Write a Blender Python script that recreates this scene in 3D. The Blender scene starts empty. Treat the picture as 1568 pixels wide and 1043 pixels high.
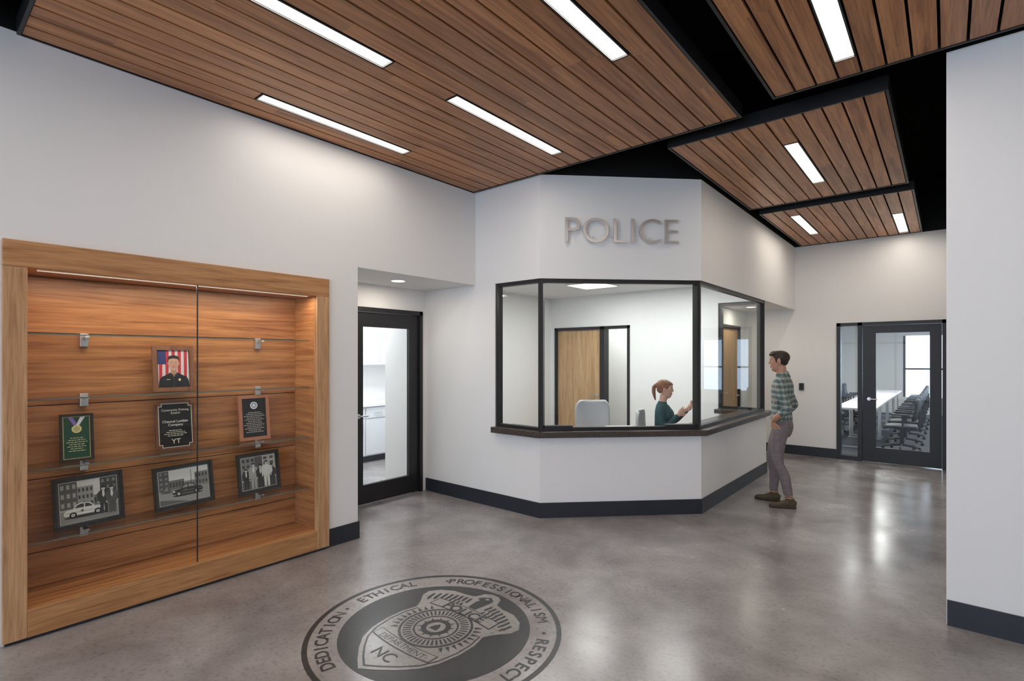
import bpy, math, random
from mathutils import Vector, Matrix, kdtree
from math import sin, cos, pi, radians
random.seed(3)
scene = bpy.context.scene
COL = scene.collection

# ------------------------------------------------------------------ materials
def new_mat(name):
    m = bpy.data.materials.new(name); m.use_nodes = True
    nt = m.node_tree
    b = nt.nodes.get('Principled BSDF')
    return m, nt, b

def plain(name, col, rough=0.5, metal=0.0, emit=None, es=0.0, spec=0.5, noise=0.0, nscale=8):
    m, nt, b = new_mat(name)
    b.inputs['Base Color'].default_value = (*col, 1)
    b.inputs['Roughness'].default_value = rough
    b.inputs['Metallic'].default_value = metal
    b.inputs['Specular IOR Level'].default_value = spec
    if emit:
        b.inputs['Emission Color'].default_value = (*emit, 1)
        b.inputs['Emission Strength'].default_value = es
    if noise > 0:
        tc = nt.nodes.new('ShaderNodeTexCoord'); n = nt.nodes.new('ShaderNodeTexNoise')
        n.inputs['Scale'].default_value = nscale; n.inputs['Detail'].default_value = 4
        nt.links.new(tc.outputs['Object'], n.inputs['Vector'])
        r = nt.nodes.new('ShaderNodeValToRGB')
        r.color_ramp.elements[0].position = .3; r.color_ramp.elements[1].position = .7
        r.color_ramp.elements[0].color = (*[c*(1-noise) for c in col], 1)
        r.color_ramp.elements[1].color = (*[min(1, c*(1+noise)) for c in col], 1)
        nt.links.new(n.outputs['Fac'], r.inputs['Fac'])
        nt.links.new(r.outputs['Color'], b.inputs['Base Color'])
    return m

def wood(name, axis, dark, light, rough=0.45, slat=False, cross=22, along=1.1):
    m, nt, b = new_mat(name)
    N = nt.nodes; L = nt.links
    tc = N.new('ShaderNodeTexCoord'); mp = N.new('ShaderNodeMapping')
    sc = [cross]*3; sc['XYZ'.index(axis)] = along
    mp.inputs['Scale'].default_value = sc
    vec = tc.outputs['Object']
    val = None
    if slat:
        sep = N.new('ShaderNodeSeparateXYZ'); L.new(vec, sep.inputs[0])
        def mth(op, a, bb):
            q = N.new('ShaderNodeMath'); q.operation = op
            for i, v in enumerate((a, bb)):
                if v is None: continue
                if isinstance(v, (int, float)): q.inputs[i].default_value = v
                else: L.new(v, q.inputs[i])
            return q.outputs[0]
        ix = mth('FLOOR', mth('DIVIDE', mth('ADD', sep.outputs[0], 4.1275), 0.131), None)
        wn = N.new('ShaderNodeTexWhiteNoise'); wn.noise_dimensions = '1D'; L.new(ix, wn.inputs['W'])
        iy = mth('FLOOR', mth('ADD', mth('DIVIDE', sep.outputs[1], 1.5), mth('MULTIPLY', wn.outputs['Value'], 5.0)), None)
        wn2 = N.new('ShaderNodeTexWhiteNoise'); wn2.noise_dimensions = '2D'
        cb = N.new('ShaderNodeCombineXYZ'); L.new(ix, cb.inputs[0]); L.new(iy, cb.inputs[1]); L.new(cb.outputs[0], wn2.inputs['Vector'])
        val = wn2.outputs['Value']
        off = N.new('ShaderNodeVectorMath'); off.operation = 'MULTIPLY_ADD'
        L.new(wn2.outputs['Color'], off.inputs[0]); off.inputs[1].default_value = (3, 9, 3); L.new(vec, off.inputs[2])
        vec = off.outputs[0]
    L.new(vec, mp.inputs['Vector'])
    n1 = N.new('ShaderNodeTexNoise'); n1.inputs['Scale'].default_value = 1; n1.inputs['Detail'].default_value = 6
    n1.inputs['Roughness'].default_value = .6; n1.inputs['Distortion'].default_value = .6
    L.new(mp.outputs[0], n1.inputs['Vector'])
    # fine pores
    mp2 = N.new('ShaderNodeMapping'); sc2 = [cross*7]*3; sc2['XYZ'.index(axis)] = along*3
    mp2.inputs['Scale'].default_value = sc2; L.new(vec, mp2.inputs['Vector'])
    n2 = N.new('ShaderNodeTexNoise'); n2.inputs['Scale'].default_value = 1; n2.inputs['Detail'].default_value = 3
    L.new(mp2.outputs[0], n2.inputs['Vector'])
    r = N.new('ShaderNodeValToRGB'); e = r.color_ramp.elements
    e[0].position = .3; e[0].color = (*dark, 1); e[1].position = .72; e[1].color = (*light, 1)
    mid = e.new(.5); mid.color = (*[(a*.45+c*.55) for a, c in zip(dark, light)], 1)
    L.new(n1.outputs['Fac'], r.inputs['Fac'])
    r2 = N.new('ShaderNodeValToRGB'); e = r2.color_ramp.elements
    e[0].position = .32; e[0].color = (.62, .58, .56, 1); e[1].position = .5; e[1].color = (1, 1, 1, 1)
    L.new(n2.outputs['Fac'], r2.inputs['Fac'])
    mx = N.new('ShaderNodeMix'); mx.data_type = 'RGBA'; mx.blend_type = 'MULTIPLY'; mx.inputs[0].default_value = .75
    L.new(r.outputs[0], mx.inputs[6]); L.new(r2.outputs[0], mx.inputs[7])
    out = mx.outputs[2]
    if val is not None:
        mr = N.new('ShaderNodeMapRange'); mr.inputs['To Min'].default_value = .83; mr.inputs['To Max'].default_value = 1.14
        L.new(val, mr.inputs['Value'])
        hs = N.new('ShaderNodeHueSaturation'); L.new(mr.outputs[0], hs.inputs['Value']); L.new(out, hs.inputs['Color'])
        out = hs.outputs[0]
    L.new(out, b.inputs['Base Color'])
    b.inputs['Roughness'].default_value = rough
    bp = N.new('ShaderNodeBump'); bp.inputs['Strength'].default_value = .06; bp.inputs['Distance'].default_value = .01
    L.new(n1.outputs['Fac'], bp.inputs['Height']); L.new(bp.outputs[0], b.inputs['Normal'])
    return m

def concrete(name, c0, c1, rough=.2):
    m, nt, b = new_mat(name); N = nt.nodes; L = nt.links
    tc = N.new('ShaderNodeTexCoord')
    n1 = N.new('ShaderNodeTexNoise'); n1.inputs['Scale'].default_value = 1.5; n1.inputs['Detail'].default_value = 6; n1.inputs['Roughness'].default_value = .6; n1.inputs['Distortion'].default_value = .25
    n2 = N.new('ShaderNodeTexNoise'); n2.inputs['Scale'].default_value = 40; n2.inputs['Detail'].default_value = 5
    L.new(tc.outputs['Object'], n1.inputs['Vector']); L.new(tc.outputs['Object'], n2.inputs['Vector'])
    r = N.new('ShaderNodeValToRGB'); e = r.color_ramp.elements
    e[0].position = .34; e[0].color = (*c0, 1); e[1].position = .66; e[1].color = (*c1, 1)
    L.new(n1.outputs['Fac'], r.inputs['Fac'])
    r2 = N.new('ShaderNodeValToRGB'); e = r2.color_ramp.elements
    e[0].position = .28; e[0].color = (.66, .66, .66, 1); e[1].position = .48; e[1].color = (1, 1, 1, 1)
    L.new(n2.outputs['Fac'], r2.inputs['Fac'])
    mx = N.new('ShaderNodeMix'); mx.data_type = 'RGBA'; mx.blend_type = 'MULTIPLY'; mx.inputs[0].default_value = .75
    L.new(r.outputs[0], mx.inputs[6]); L.new(r2.outputs[0], mx.inputs[7])
    L.new(mx.outputs[2], b.inputs['Base Color'])
    mr = N.new('ShaderNodeMapRange'); mr.inputs['From Min'].default_value = .3; mr.inputs['From Max'].default_value = .7
    mr.inputs['To Min'].default_value = rough-.05; mr.inputs['To Max'].default_value = rough+.08
    L.new(n1.outputs['Fac'], mr.inputs['Value']); L.new(mr.outputs[0], b.inputs['Roughness'])
    bp = N.new('ShaderNodeBump'); bp.inputs['Strength'].default_value = .03; bp.inputs['Distance'].default_value = .01
    L.new(n1.outputs['Fac'], bp.inputs['Height']); L.new(bp.outputs[0], b.inputs['Normal'])
    return m

def wallmat(name, col, top=3.54):
    m, nt, b = new_mat(name); N = nt.nodes; L = nt.links
    g = N.new('ShaderNodeNewGeometry'); s = N.new('ShaderNodeSeparateXYZ'); L.new(g.outputs['Position'], s.inputs[0])
    q = N.new('ShaderNodeMath'); q.operation = 'GREATER_THAN'; q.inputs[1].default_value = top; L.new(s.outputs[2], q.inputs[0])
    mx = N.new('ShaderNodeMix'); mx.data_type = 'RGBA'; mx.inputs[6].default_value = (*col, 1); mx.inputs[7].default_value = (.004, .004, .004, 1)
    L.new(q.outputs[0], mx.inputs[0]); L.new(mx.outputs[2], b.inputs['Base Color'])
    b.inputs['Roughness'].default_value = .6; b.inputs['Specular IOR Level'].default_value = .3
    n = N.new('ShaderNodeTexNoise'); n.inputs['Scale'].default_value = 250
    bp = N.new('ShaderNodeBump'); bp.inputs['Strength'].default_value = .02; bp.inputs['Distance'].default_value = .002
    L.new(n.outputs['Fac'], bp.inputs['Height']); L.new(bp.outputs[0], b.inputs['Normal'])
    return m

def glassmat(name, tint=(.97, .985, .98), k=.6):
    m = bpy.data.materials.new(name); m.use_nodes = True; nt = m.node_tree; nt.nodes.clear(); N = nt.nodes; L = nt.links
    o = N.new('ShaderNodeOutputMaterial'); t = N.new('ShaderNodeBsdfTransparent'); t.inputs[0].default_value = (*tint, 1)
    gl = N.new('ShaderNodeBsdfGlossy'); gl.inputs['Roughness'].default_value = .02; gl.inputs[0].default_value = (.9, .95, 1, 1)
    f = N.new('ShaderNodeFresnel'); f.inputs[0].default_value = 1.45
    g = N.new('ShaderNodeNewGeometry'); inv = N.new('ShaderNodeMath'); inv.operation = 'MULTIPLY_ADD'; inv.inputs[1].default_value = -k; inv.inputs[2].default_value = k
    L.new(g.outputs['Backfacing'], inv.inputs[0])
    mu = N.new('ShaderNodeMath'); mu.operation = 'MULTIPLY'; L.new(f.outputs[0], mu.inputs[0]); L.new(inv.outputs[0], mu.inputs[1])
    mx = N.new('ShaderNodeMixShader'); L.new(mu.outputs[0], mx.inputs[0]); L.new(t.outputs[0], mx.inputs[1]); L.new(gl.outputs[0], mx.inputs[2])
    L.new(mx.outputs[0], o.inputs[0]); return m

def plaid(name):
    m, nt, b = new_mat(name); N = nt.nodes; L = nt.links
    tc = N.new('ShaderNodeTexCoord'); s = N.new('ShaderNodeSeparateXYZ'); L.new(tc.outputs['Object'], s.inputs[0])
    def mt(op, a, c):
        q = N.new('ShaderNodeMath'); q.operation = op
        for i, v in enumerate((a, c)):
            if isinstance(v, (int, float)): q.inputs[i].default_value = v
            elif v is not None: L.new(v, q.inputs[i])
        return q.outputs[0]
    def stripes(v, per, duty, ph=0):
        return mt('LESS_THAN', mt('FRACT', mt('ADD', mt('DIVIDE', v, per), ph), None), duty)
    h = mt('ADD', s.outputs[0], mt('MULTIPLY', s.outputs[1], .8))
    def mix(base, fac, col, amt):
        mx = N.new('ShaderNodeMix'); mx.data_type = 'RGBA'
        L.new(mt('MULTIPLY', fac, amt), mx.inputs[0])
        if isinstance(base, tuple): mx.inputs[6].default_value = (*base, 1)
        else: L.new(base, mx.inputs[6])
        mx.inputs[7].default_value = (*col, 1); return mx.outputs[2]
    c = mix((.22, .28, .27), stripes(s.outputs[2], .06, .42), (.045, .08, .08), .7)
    c = mix(c, stripes(h, .06, .42), (.045, .08, .08), .6)
    c = mix(c, stripes(s.outputs[2], .06, .1, .3), (.6, .55, .5), .6)
    c = mix(c, stripes(h, .06, .09, .3), (.42, .24, .2), .55)
    L.new(c, b.inputs['Base Color']); b.inputs['Roughness'].default_value = .85
    return m

M = {}
M['wall'] = wallmat('wall_paint', (.78, .775, .765))
M['wallin'] = plain('interior_wall_paint', (.80, .80, .79), .65, spec=.25, noise=.01)
M['base'] = plain('rubber_base', (.018, .022, .032), .45, noise=.1)
M['black'] = plain('black_metal', (.012, .012, .014), .4, noise=.1)
M['void'] = plain('matte_black_paint', (.004, .004, .004), .9, spec=.1)
M['floor'] = concrete('polished_concrete', (.19, .174, .174), (.335, .317, .319), .22)
M['floord'] = concrete('stained_concrete', (.022, .021, .022), (.045, .043, .045), .34)
M['floorl'] = concrete('light_concrete', (.21, .20, .198), (.33, .32, .31), .27)
for q_ in ('floord', 'floorl'): M[q_].node_tree.nodes['Principled BSDF'].inputs['Specular IOR Level'].default_value = .3
M['carpet'] = plain('carpet', (.06, .065, .075), .95, noise=.3, nscale=30)
M['slat'] = wood('ceiling_walnut', 'Y', (.235, .084, .029), (.61, .28, .113), .36, slat=True)
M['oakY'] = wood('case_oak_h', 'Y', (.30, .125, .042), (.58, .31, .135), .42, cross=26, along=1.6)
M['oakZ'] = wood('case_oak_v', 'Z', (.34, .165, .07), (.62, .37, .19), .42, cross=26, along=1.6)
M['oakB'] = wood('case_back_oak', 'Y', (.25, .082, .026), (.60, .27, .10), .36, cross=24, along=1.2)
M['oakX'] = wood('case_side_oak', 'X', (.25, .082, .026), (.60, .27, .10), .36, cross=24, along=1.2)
M['doorw'] = wood('door_oak', 'Z', (.42, .25, .12), (.62, .42, .23), .45, cross=18, along=1.2)
M['counter'] = plain('counter_stone', (.055, .042, .036), .3, noise=.45, nscale=60)
M['glass'] = glassmat('clear_glass')
M['glass2'] = glassmat('case_glass', k=.9)
M['alu'] = plain('brushed_aluminium', (.72, .72, .72), .32, 1.0)
M['silver'] = plain('letter_silver', (.66, .66, .67), .3, .9)
M['white'] = plain('white_laminate', (.8, .8, .8), .35, noise=.01)
M['cab'] = plain('cabinet_white', (.72, .74, .78), .4, noise=.01)
M['lamp'] = plain('diffuser', (.9, .9, .9), .5, emit=(1, .98, .95), es=2)
M['paper'] = plain('paper', (.85, .85, .83), .7)
M['greyfab'] = plain('grey_fabric', (.50, .51, .53), .8, noise=.08, nscale=200)
M['dkplastic'] = plain('dark_plastic', (.02, .02, .022), .5)

# ------------------------------------------------------------------ mesh builder
class MB:
    def __init__(s): s.v = []; s.f = []; s.m = []; s.mats = []; s.sm = []; s.T = Matrix.Identity(4)
    def mi(s, mat):
        if isinstance(mat, str): mat = M[mat]
        if mat not in s.mats: s.mats.append(mat)
        return s.mats.index(mat)
    def add(s, vs, fs, mat, smooth=False):
        o = len(s.v); k = s.mi(mat)
        s.v += [tuple(s.T @ Vector(p)) for p in vs]
        for f in fs: s.f.append(tuple(i+o for i in f)); s.m.append(k); s.sm.append(smooth)
    def box(s, a, b, mat):
        x0, x1 = sorted((a[0], b[0])); y0, y1 = sorted((a[1], b[1])); z0, z1 = sorted((a[2], b[2]))
        s.add([(x0,y0,z0),(x1,y0,z0),(x1,y1,z0),(x0,y1,z0),(x0,y0,z1),(x1,y0,z1),(x1,y1,z1),(x0,y1,z1)],
              [(0,3,2,1),(4,5,6,7),(0,1,5,4),(1,2,6,5),(2,3,7,6),(3,0,4,7)], mat)
    def prism(s, poly, z0, z1, mat):
        ar = sum(poly[i][0]*poly[(i+1) % len(poly)][1]-poly[(i+1) % len(poly)][0]*poly[i][1] for i in range(len(poly)))
        if ar < 0: poly = list(reversed(poly))
        n = len(poly)
        s.add([(p[0],p[1],z0) for p in poly]+[(p[0],p[1],z1) for p in poly],
              [tuple(range(n-1,-1,-1)), tuple(range(n,2*n))]+[(i,(i+1)%n,n+(i+1)%n,n+i) for i in range(n)], mat)
    def poly(s, pts, mat): s.add(pts, [tuple(range(len(pts)))], mat)
    def cyl(s, p, q, r, mat, n=16, r2=None, smooth=True):
        p = Vector(p); q = Vector(q); t = (q-p).normalized(); r2 = r if r2 is None else r2
        a = t.orthogonal().normalized(); b = t.cross(a)
        vs = [p+(a*cos(2*pi*i/n)+b*sin(2*pi*i/n))*r for i in range(n)]+[q+(a*cos(2*pi*i/n)+b*sin(2*pi*i/n))*r2 for i in range(n)]
        s.add(vs, [(i,(i+1)%n,n+(i+1)%n,n+i) for i in range(n)], mat, smooth)
        s.add(vs, [tuple(range(n-1,-1,-1)), tuple(range(n,2*n))], mat)
    def strip(s, pts, o1, o0, z0, z1, mat):
        A = miter(pts, o1); B = miter(pts, o0); n = len(pts)
        for i in range(n-1):
            s.prism([A[i], A[i+1], B[i+1], B[i]], z0, z1, mat)
    def shell(s, fn, nu, nv, th, mat):
        P = [[Vector(fn(-1+2*i/nu, -1+2*j/nv)) for j in range(nv+1)] for i in range(nu+1)]
        Nn = [[None]*(nv+1) for _ in range(nu+1)]
        for i in range(nu+1):
            for j in range(nv+1):
                du = P[min(i+1,nu)][j]-P[max(i-1,0)][j]; dv = P[i][min(j+1,nv)]-P[i][max(j-1,0)]
                Nn[i][j] = du.cross(dv).normalized()
        W = nv+1; K = (nu+1)*W
        vs = [P[i][j]+Nn[i][j]*th/2 for i in range(nu+1) for j in range(W)]+[P[i][j]-Nn[i][j]*th/2 for i in range(nu+1) for j in range(W)]
        fs = []
        for i in range(nu):
            for j in range(nv):
                a = i*W+j; q = (a, a+W, a+W+1, a+1); fs.append(q); fs.append(tuple(K+k for k in reversed(q)))
        for i in range(nu):
            for j in (0, nv):
                a = i*W+j; b = a+W; fs.append((a, b, K+b, K+a) if j else (b, a, K+a, K+b))
        for j in range(nv):
            for i in (0, nu):
                a = i*W+j; b = a+1; fs.append((a, b, K+b, K+a) if i == 0 else (b, a, K+a, K+b))
        s.add(vs, fs, mat, True)
    def mesh(s, me, mtx, mat):
        s.add([mtx @ v.co for v in me.vertices], [tuple(p.vertices) for p in me.polygons], mat)
    def obj(s, name, bevel=0, parent=None):
        me = bpy.data.meshes.new(name); me.from_pydata(s.v, [], s.f)
        for m in s.mats: me.materials.append(m)
        for p, k, sm in zip(me.polygons, s.m, s.sm): p.material_index = k; p.use_smooth = sm
        me.update()
        o = bpy.data.objects.new(name, me); COL.objects.link(o)
        if bevel:
            b = o.modifiers.new('bevel', 'BEVEL'); b.width = bevel; b.segments = 2; b.limit_method = 'ANGLE'
        if parent: o.parent = parent
        return o
def wbox(name, a, b, mat='wall'):
    mb = MB(); mb.box(a, b, mat); return mb.obj(name)

def miter(pts, off):
    out = []; n = len(pts)
    for i in range(n):
        p = Vector(pts[i][:2]); ns = []
        for a, b in ((i-1, i), (i, i+1)):
            if a < 0 or b >= n: continue
            d = (Vector(pts[b][:2])-Vector(pts[a][:2])).normalized(); ns.append(Vector((d.y, -d.x)))
        if len(ns) == 1: q = p+ns[0]*off
        else:
            m = (ns[0]+ns[1]).normalized(); q = p+m*off/m.dot(ns[0])
        out.append((q.x, q.y))
    return out

_tc = {}
def text_me(txt, size, ext=0.0, off=0.0):
    key = (txt, size, ext, off)
    if key in _tc: return _tc[key]
    c = bpy.data.curves.new('t', 'FONT'); c.body = txt; c.size = size; c.extrude = ext; c.offset = off
    c.align_x = 'CENTER'; c.resolution_u = 4
    o = bpy.data.objects.new('t', c); COL.objects.link(o)
    bpy.context.view_layer.update()
    me = bpy.data.meshes.new_from_object(o.evaluated_get(bpy.context.evaluated_depsgraph_get()))
    bpy.data.objects.remove(o); _tc[key] = me
    return me

def area(name, loc, sx, sy, power, col=(1, .90, .78), rot=(0, 0, 0), parent=None):
    l = bpy.data.lights.new(name, 'AREA'); l.shape = 'RECTANGLE'; l.size = sx; l.size_y = sy; l.energy = power; l.color = col
    o = bpy.data.objects.new(name, l); o.location = loc; o.rotation_euler = rot; COL.objects.link(o)
    if parent: o.parent = parent
    return o

# ------------------------------------------------------------------ floor emblem (text first)
ex, ey = -2.40, 2.145
mb = MB()
def annulus(r0, r1, z, mat, n=96, cx=ex, cy=ey):
    vs = []; fs = []
    for i in range(n):
        a = 2*pi*i/n; vs += [(cx+r0*cos(a), cy+r0*sin(a), z), (cx+r1*cos(a), cy+r1*sin(a), z)]
    for i in range(n):
        j = (i+1) % n; fs.append((2*i, 2*i+1, 2*j+1, 2*j))
    mb.add(vs, fs, mat)
def disc(r, z, mat, n=64, cx=ex, cy=ey, sx=1, sy=1):
    mb.poly([(cx+r*sx*cos(2*pi*i/n), cy+r*sy*sin(2*pi*i/n), z) for i in range(n)], mat)
annulus(.735, .765, .001, 'floord')
disc(.575, .001, 'floord', 96)
def ringtext(txt, rad, mid, size, step, z, mat, flip=False):
    n = len(txt)
    for i, ch in enumerate(txt):
        if ch == ' ': continue
        a = radians(mid - (i-(n-1)/2)*step)
        me = text_me(ch, size, 0, 0 if ch in 'MN' else .002)
        mt = Matrix.Translation((ex+rad*cos(a), ey+rad*sin(a), z)) @ Matrix.Rotation(a-pi/2, 4, 'Z')
        mb.mesh(me, mt, mat)
ringtext('PROFESSIONALISM', .625, 88, .105, 5.7, .001, 'floord')
ringtext('ETHICAL', .625, 170, .105, 5.7, .001, 'floord')
ringtext('DEDICATION', .625, 232, .105, 5.7, .001, 'floord')
ringtext('RESPECT', .625, 8, .105, 5.9, .001, 'floord')
ringtext('INTEGRITY', .625, 305, .105, 5.7, .001, 'floord')
for dg in (131, 199, 34): disc(.013, .001, 'floord', 16, ex+.66*cos(radians(dg)), ey+.66*sin(radians(dg)))
def dk(pts, z=.003, mat='floord'):
    ar = sum(pts[i][0]*pts[(i+1) % len(pts)][1]-pts[(i+1) % len(pts)][0]*pts[i][1] for i in range(len(pts)))
    if ar < 0: pts = pts[::-1]
    mb.poly([(ex+x, ey+y, z) for x, y in pts], mat)
sh = [(0,-.55),(.08,-.50),(.17,-.43),(.25,-.35),(.30,-.25),(.325,-.12),(.325,0),(.30,.10),(.335,.16),(.40,.24),(.41,.30),(.36,.37),(.27,.42),(.17,.43),(.10,.45),(.07,.52),(.03,.545)]
shape = sh + [(-x, y) for x, y in reversed(sh[1:])]
dk(shape, .002, 'floorl')
lo = [(x, y) for x, y in sh if y <= .1]; lo = [(-x, y) for x, y in reversed(lo[1:])]+lo
def inset(pts, k): return [(x*k, y*k) for x, y in pts]
A_, B_ = inset(lo, .945), inset(lo, .92)
for i in range(len(lo)-1): dk([A_[i], A_[i+1], B_[i+1], B_[i]])
annulus(.212, .228, .003, 'floord', 48); annulus(.128, .140, .003, 'floord', 48); annulus(.060, .092, .003, 'floord', 32)
for k in range(12):
    a = 2*pi*k/12; dk([(.092*cos(a-.07), .092*sin(a-.07)), (.118*cos(a), .118*sin(a)), (.092*cos(a+.07), .092*sin(a+.07))])
dk([(-.03, -.03), (.03, -.03), (.022, .01), (.0, .04), (-.022, .01)])
for k in range(44):
    a = 2*pi*k/44; w = radians(1.9)
    dk([(.150*cos(a-w), .150*sin(a-w)), (.202*cos(a-w), .202*sin(a-w)), (.202*cos(a+w), .202*sin(a+w)), (.150*cos(a+w), .150*sin(a+w))])
for k in range(40):
    a = 2*pi*k/40
    if abs(cos(a)) < .75: continue
    dk([(.24*cos(a-.05), .24*sin(a-.05)), (.29*cos(a), .29*sin(a)), (.24*cos(a+.05), .24*sin(a+.05))])
for sgn in (1, -1):   # eagle wings feathers : two rows
    for k in range(8):
        x0 = .075+.036*k; y0 = .345-.0022*k*k
        dk([(sgn*x, y) for x, y in [(x0, y0), (x0+.020, y0-.004), (x0+.030, y0+.060), (x0+.012, y0+.068)]], .0030+.00004*k)
    for k in range(8):
        x0 = .085+.033*k; y0 = .290-.003*k*k+.010*k
        dk([(sgn*x, y) for x, y in [(x0, y0), (x0+.018, y0-.002), (x0+.024, y0+.036), (x0+.008, y0+.040)]], .0025+.00004*k)
dk([(-.03,.31),(.03,.31),(.045,.40),(.05,.47),(.0,.505),(-.045,.47),(-.065,.44),(-.035,.43),(-.04,.38)])
dk([(-.012,.455),(.012,.455),(.012,.475),(-.012,.475)], .004, 'floorl')
def banner(y, h, w, bend, z=.0034, mat='floorl', n=10):
    up = [(-w+2*w*i/n, y+h/2-bend*((i/n*2-1)**2)) for i in range(n+1)]; dn = [(x, yy-h) for x, yy in up]
    dk(dn+up[::-1], z, mat)
banner(.252, .098, .27, .02, .0033, 'floord'); banner(.252, .082, .262, .02, .0037)
banner(-.265, .078, .25, -.02, .0033, 'floord'); banner(-.265, .064, .243, -.02, .0037)
me = text_me('POLICE', .105, 0, .004); mb.mesh(me, Matrix.Translation((ex, ey+.208, .0041)), 'floord')
me = text_me('DEPARTMENT', .062, 0, 0); mb.mesh(me, Matrix.Translation((ex, ey-.282, .0041)), 'floord')
me = text_me('NC', .115, 0, .0); mb.mesh(me, Matrix.Translation((ex, ey-.42, .0041)), 'floord')
mb.obj('floor_emblem')

# POLICE sign
P1 = Vector((-3.22, 4.30)); P2 = Vector((-2.00, 5.52))
mb = MB(); me = text_me('POLICE', .352, .012, -.003)
xs = [v.co.x for v in me.vertices]; ys = [v.co.y for v in me.vertices]
w = max(xs)-min(xs); h = max(ys)-min(ys); cx = (max(xs)+min(xs))/2; cy = (max(ys)+min(ys))/2
t = (P2-P1).normalized(); nrm = Vector((t.y, -t.x))
c = P1+(P2-P1)*.495+nrm*.042
R = Matrix(((t.x, 0, nrm.x, c.x), (t.y, 0, nrm.y, c.y), (0, 1, 0, 2.967), (0, 0, 0, 1)))
mb.mesh(me, R @ Matrix.Diagonal((1.20/w, .255/h, 1, 1)) @ Matrix.Translation((-cx, -cy, 0)), 'silver')
for k in range(6):
    q = c+t*(-.5+k*.2)
    mb.cyl((q.x, q.y, 2.90), (q.x-nrm.x*.042, q.y-nrm.y*.042, 2.90), .003, 'silver', 8)
mb.obj('police_sign_letters')

# ------------------------------------------------------------------ shell
wbox('floor', (-8.2, -5, -.1), (5, 19.6, 0), 'floor')
wbox('ceiling', (-8.2, -5, 4.3), (5, 19.6, 4.4), 'void')

H = 4.3
mb = MB()   # left wall with recess
mb.box((-4.26, -5, 0), (-4.14, .43, H), 'wall'); mb.box((-4.26, .43, 2.31), (-4.14, 2.43, H), 'wall')
mb.box((-4.26, 2.43, 0), (-4.14, 2.75, 2.48), 'wall'); mb.box((-4.26, 2.43, 2.48), (-4.14, 4.3, H), 'wall')
mb.obj('wall_left')
wbox('wall_alcove_side', (-4.26, 2.63, 0), (-5.0, 2.75, 2.48))
wbox('ceiling_alcove', (-5.12, 2.63, 2.48), (-4.26, 4.30, 2.60))
mb = MB()   # alcove back wall w door opening
mb.box((-5.12, 2.63, 0), (-5.0, 3.2, 2.48), 'wall'); mb.box((-5.12, 3.2, 2.22), (-5.0, 4.24, 2.48), 'wall'); mb.box((-5.12, 4.24, 0), (-5.0, 4.30, 2.48), 'wall')
mb.obj('wall_alcove')

PATH = [(-3.84, 4.30), (P1.x, P1.y), (P2.x, P2.y), (-2.0, 8.10), (-2.64, 8.10)]
wbox('wall_reception_side', (-5.83, 4.30, 0), (-3.84, 4.42, H))
def seg(name, pts, i, o1, o0, z0, z1, mat):
    A = miter(pts, o1); B = miter(pts, o0); mb = MB(); mb.prism([A[i], A[i+1], B[i+1], B[i]], z0, z1, mat); mb.obj(name)
nm = ['left', 'front', 'right', 'back']
for i in range(4): seg('wall_reception_'+nm[i], PATH, i, 0, -.12, 0, .83, 'wall')
PU = PATH[:3]+[(-2.0, 9.95)]
for i in range(3): seg('wall_reception_header_'+nm[i], PU, i, 0, -.12, 2.47, H, 'wall')
wbox('wall_reception_header_back', (-2.64, 7.98, 2.47), (-2.12, 8.10, 2.9))
mb = MB(); mb.strip(PATH, .075, -.30, .831, .893, 'counter'); mb.obj('reception_counter', .004)

def baseboard(name, pts, h=.155):
    mb = MB(); mb.strip(pts, .012, 0, 0, h, 'base'); mb.obj(name)
baseboard('baseboard_reception', [(-4.99, 4.30)]+PATH[1:])
baseboard('baseboard_left', [(-4.14, 2.45), (-4.14, 2.75), (-4.99, 2.75)])
# windows of booth
mb = MB()
F0, F1 = -.02, -.075
mb.strip(PATH, F0, F1, 2.43, 2.47, 'black'); mb.strip(PATH, F0, F1, .893, .925, 'black')
def post(pts, i, w):
    a = Vector(miter(pts, F0+.004)[i]); b = Vector(miter(pts, F1-.004)[i])
    dirs = []
    if i > 0: dirs.append((Vector(pts[i-1])-Vector(pts[i])).normalized())
    if i < len(pts)-1: dirs.append((Vector(pts[i+1])-Vector(pts[i])).normalized())
    for d in dirs: mb.prism([a, a+d*w, b+d*w, b], .893, 2.47, 'black')
for i in range(5): post(PATH, i, .045 if i in (0, 4) else .028)
mb.strip(PATH, -.043, -.053, .925, 2.43, 'glass')
for f0, f1 in ((.03, .20), (.78, .97)):   # deal tray blocks
    a = P1+(P2-P1)*f0-nrm*.01; b = P1+(P2-P1)*f1-nrm*.01
    mb.prism([a, b, b-nrm*.075, a-nrm*.075], .893, .945, 'black')
mb.obj('window_reception')

# office inner walls
wbox('wall_office_left', (-5.83, 4.42, 0), (-5.71, 8.10, 2.9), 'wallin')
mb = MB()
mb.box((-5.71, 7.98, 0), (-5.62, 8.10, 2.9), 'wallin'); mb.box((-5.62, 7.98, 2.2), (-4.09, 8.10, 2.9), 'wallin'); mb.box((-4.09, 7.98, 0), (-2.64, 8.10, 2.9), 'wallin')
mb.obj('wall_office_back')
mb = MB(); mb.prism([(-5.71,4.42),(-3.27,4.42),(-2.12,5.57),(-2.12,7.98),(-5.71,7.98)], 2.75, 2.8, 'wallin'); mb.obj('ceiling_office')
# back corridor behind office
wbox('wall_hallway', (-7.7, 9.6, 0), (-2.94, 9.72, 2.9), 'wallin'); wbox('ceiling_hallway', (-7.7, 8.1, 2.75), (-2.92, 9.6, 2.8), 'wallin'); wbox('wall_hallway_left', (-7.82, 6.3, 0), (-7.7, 9.72, 2.9), 'wallin')  # last box: unseen left wall of the hallway
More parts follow.
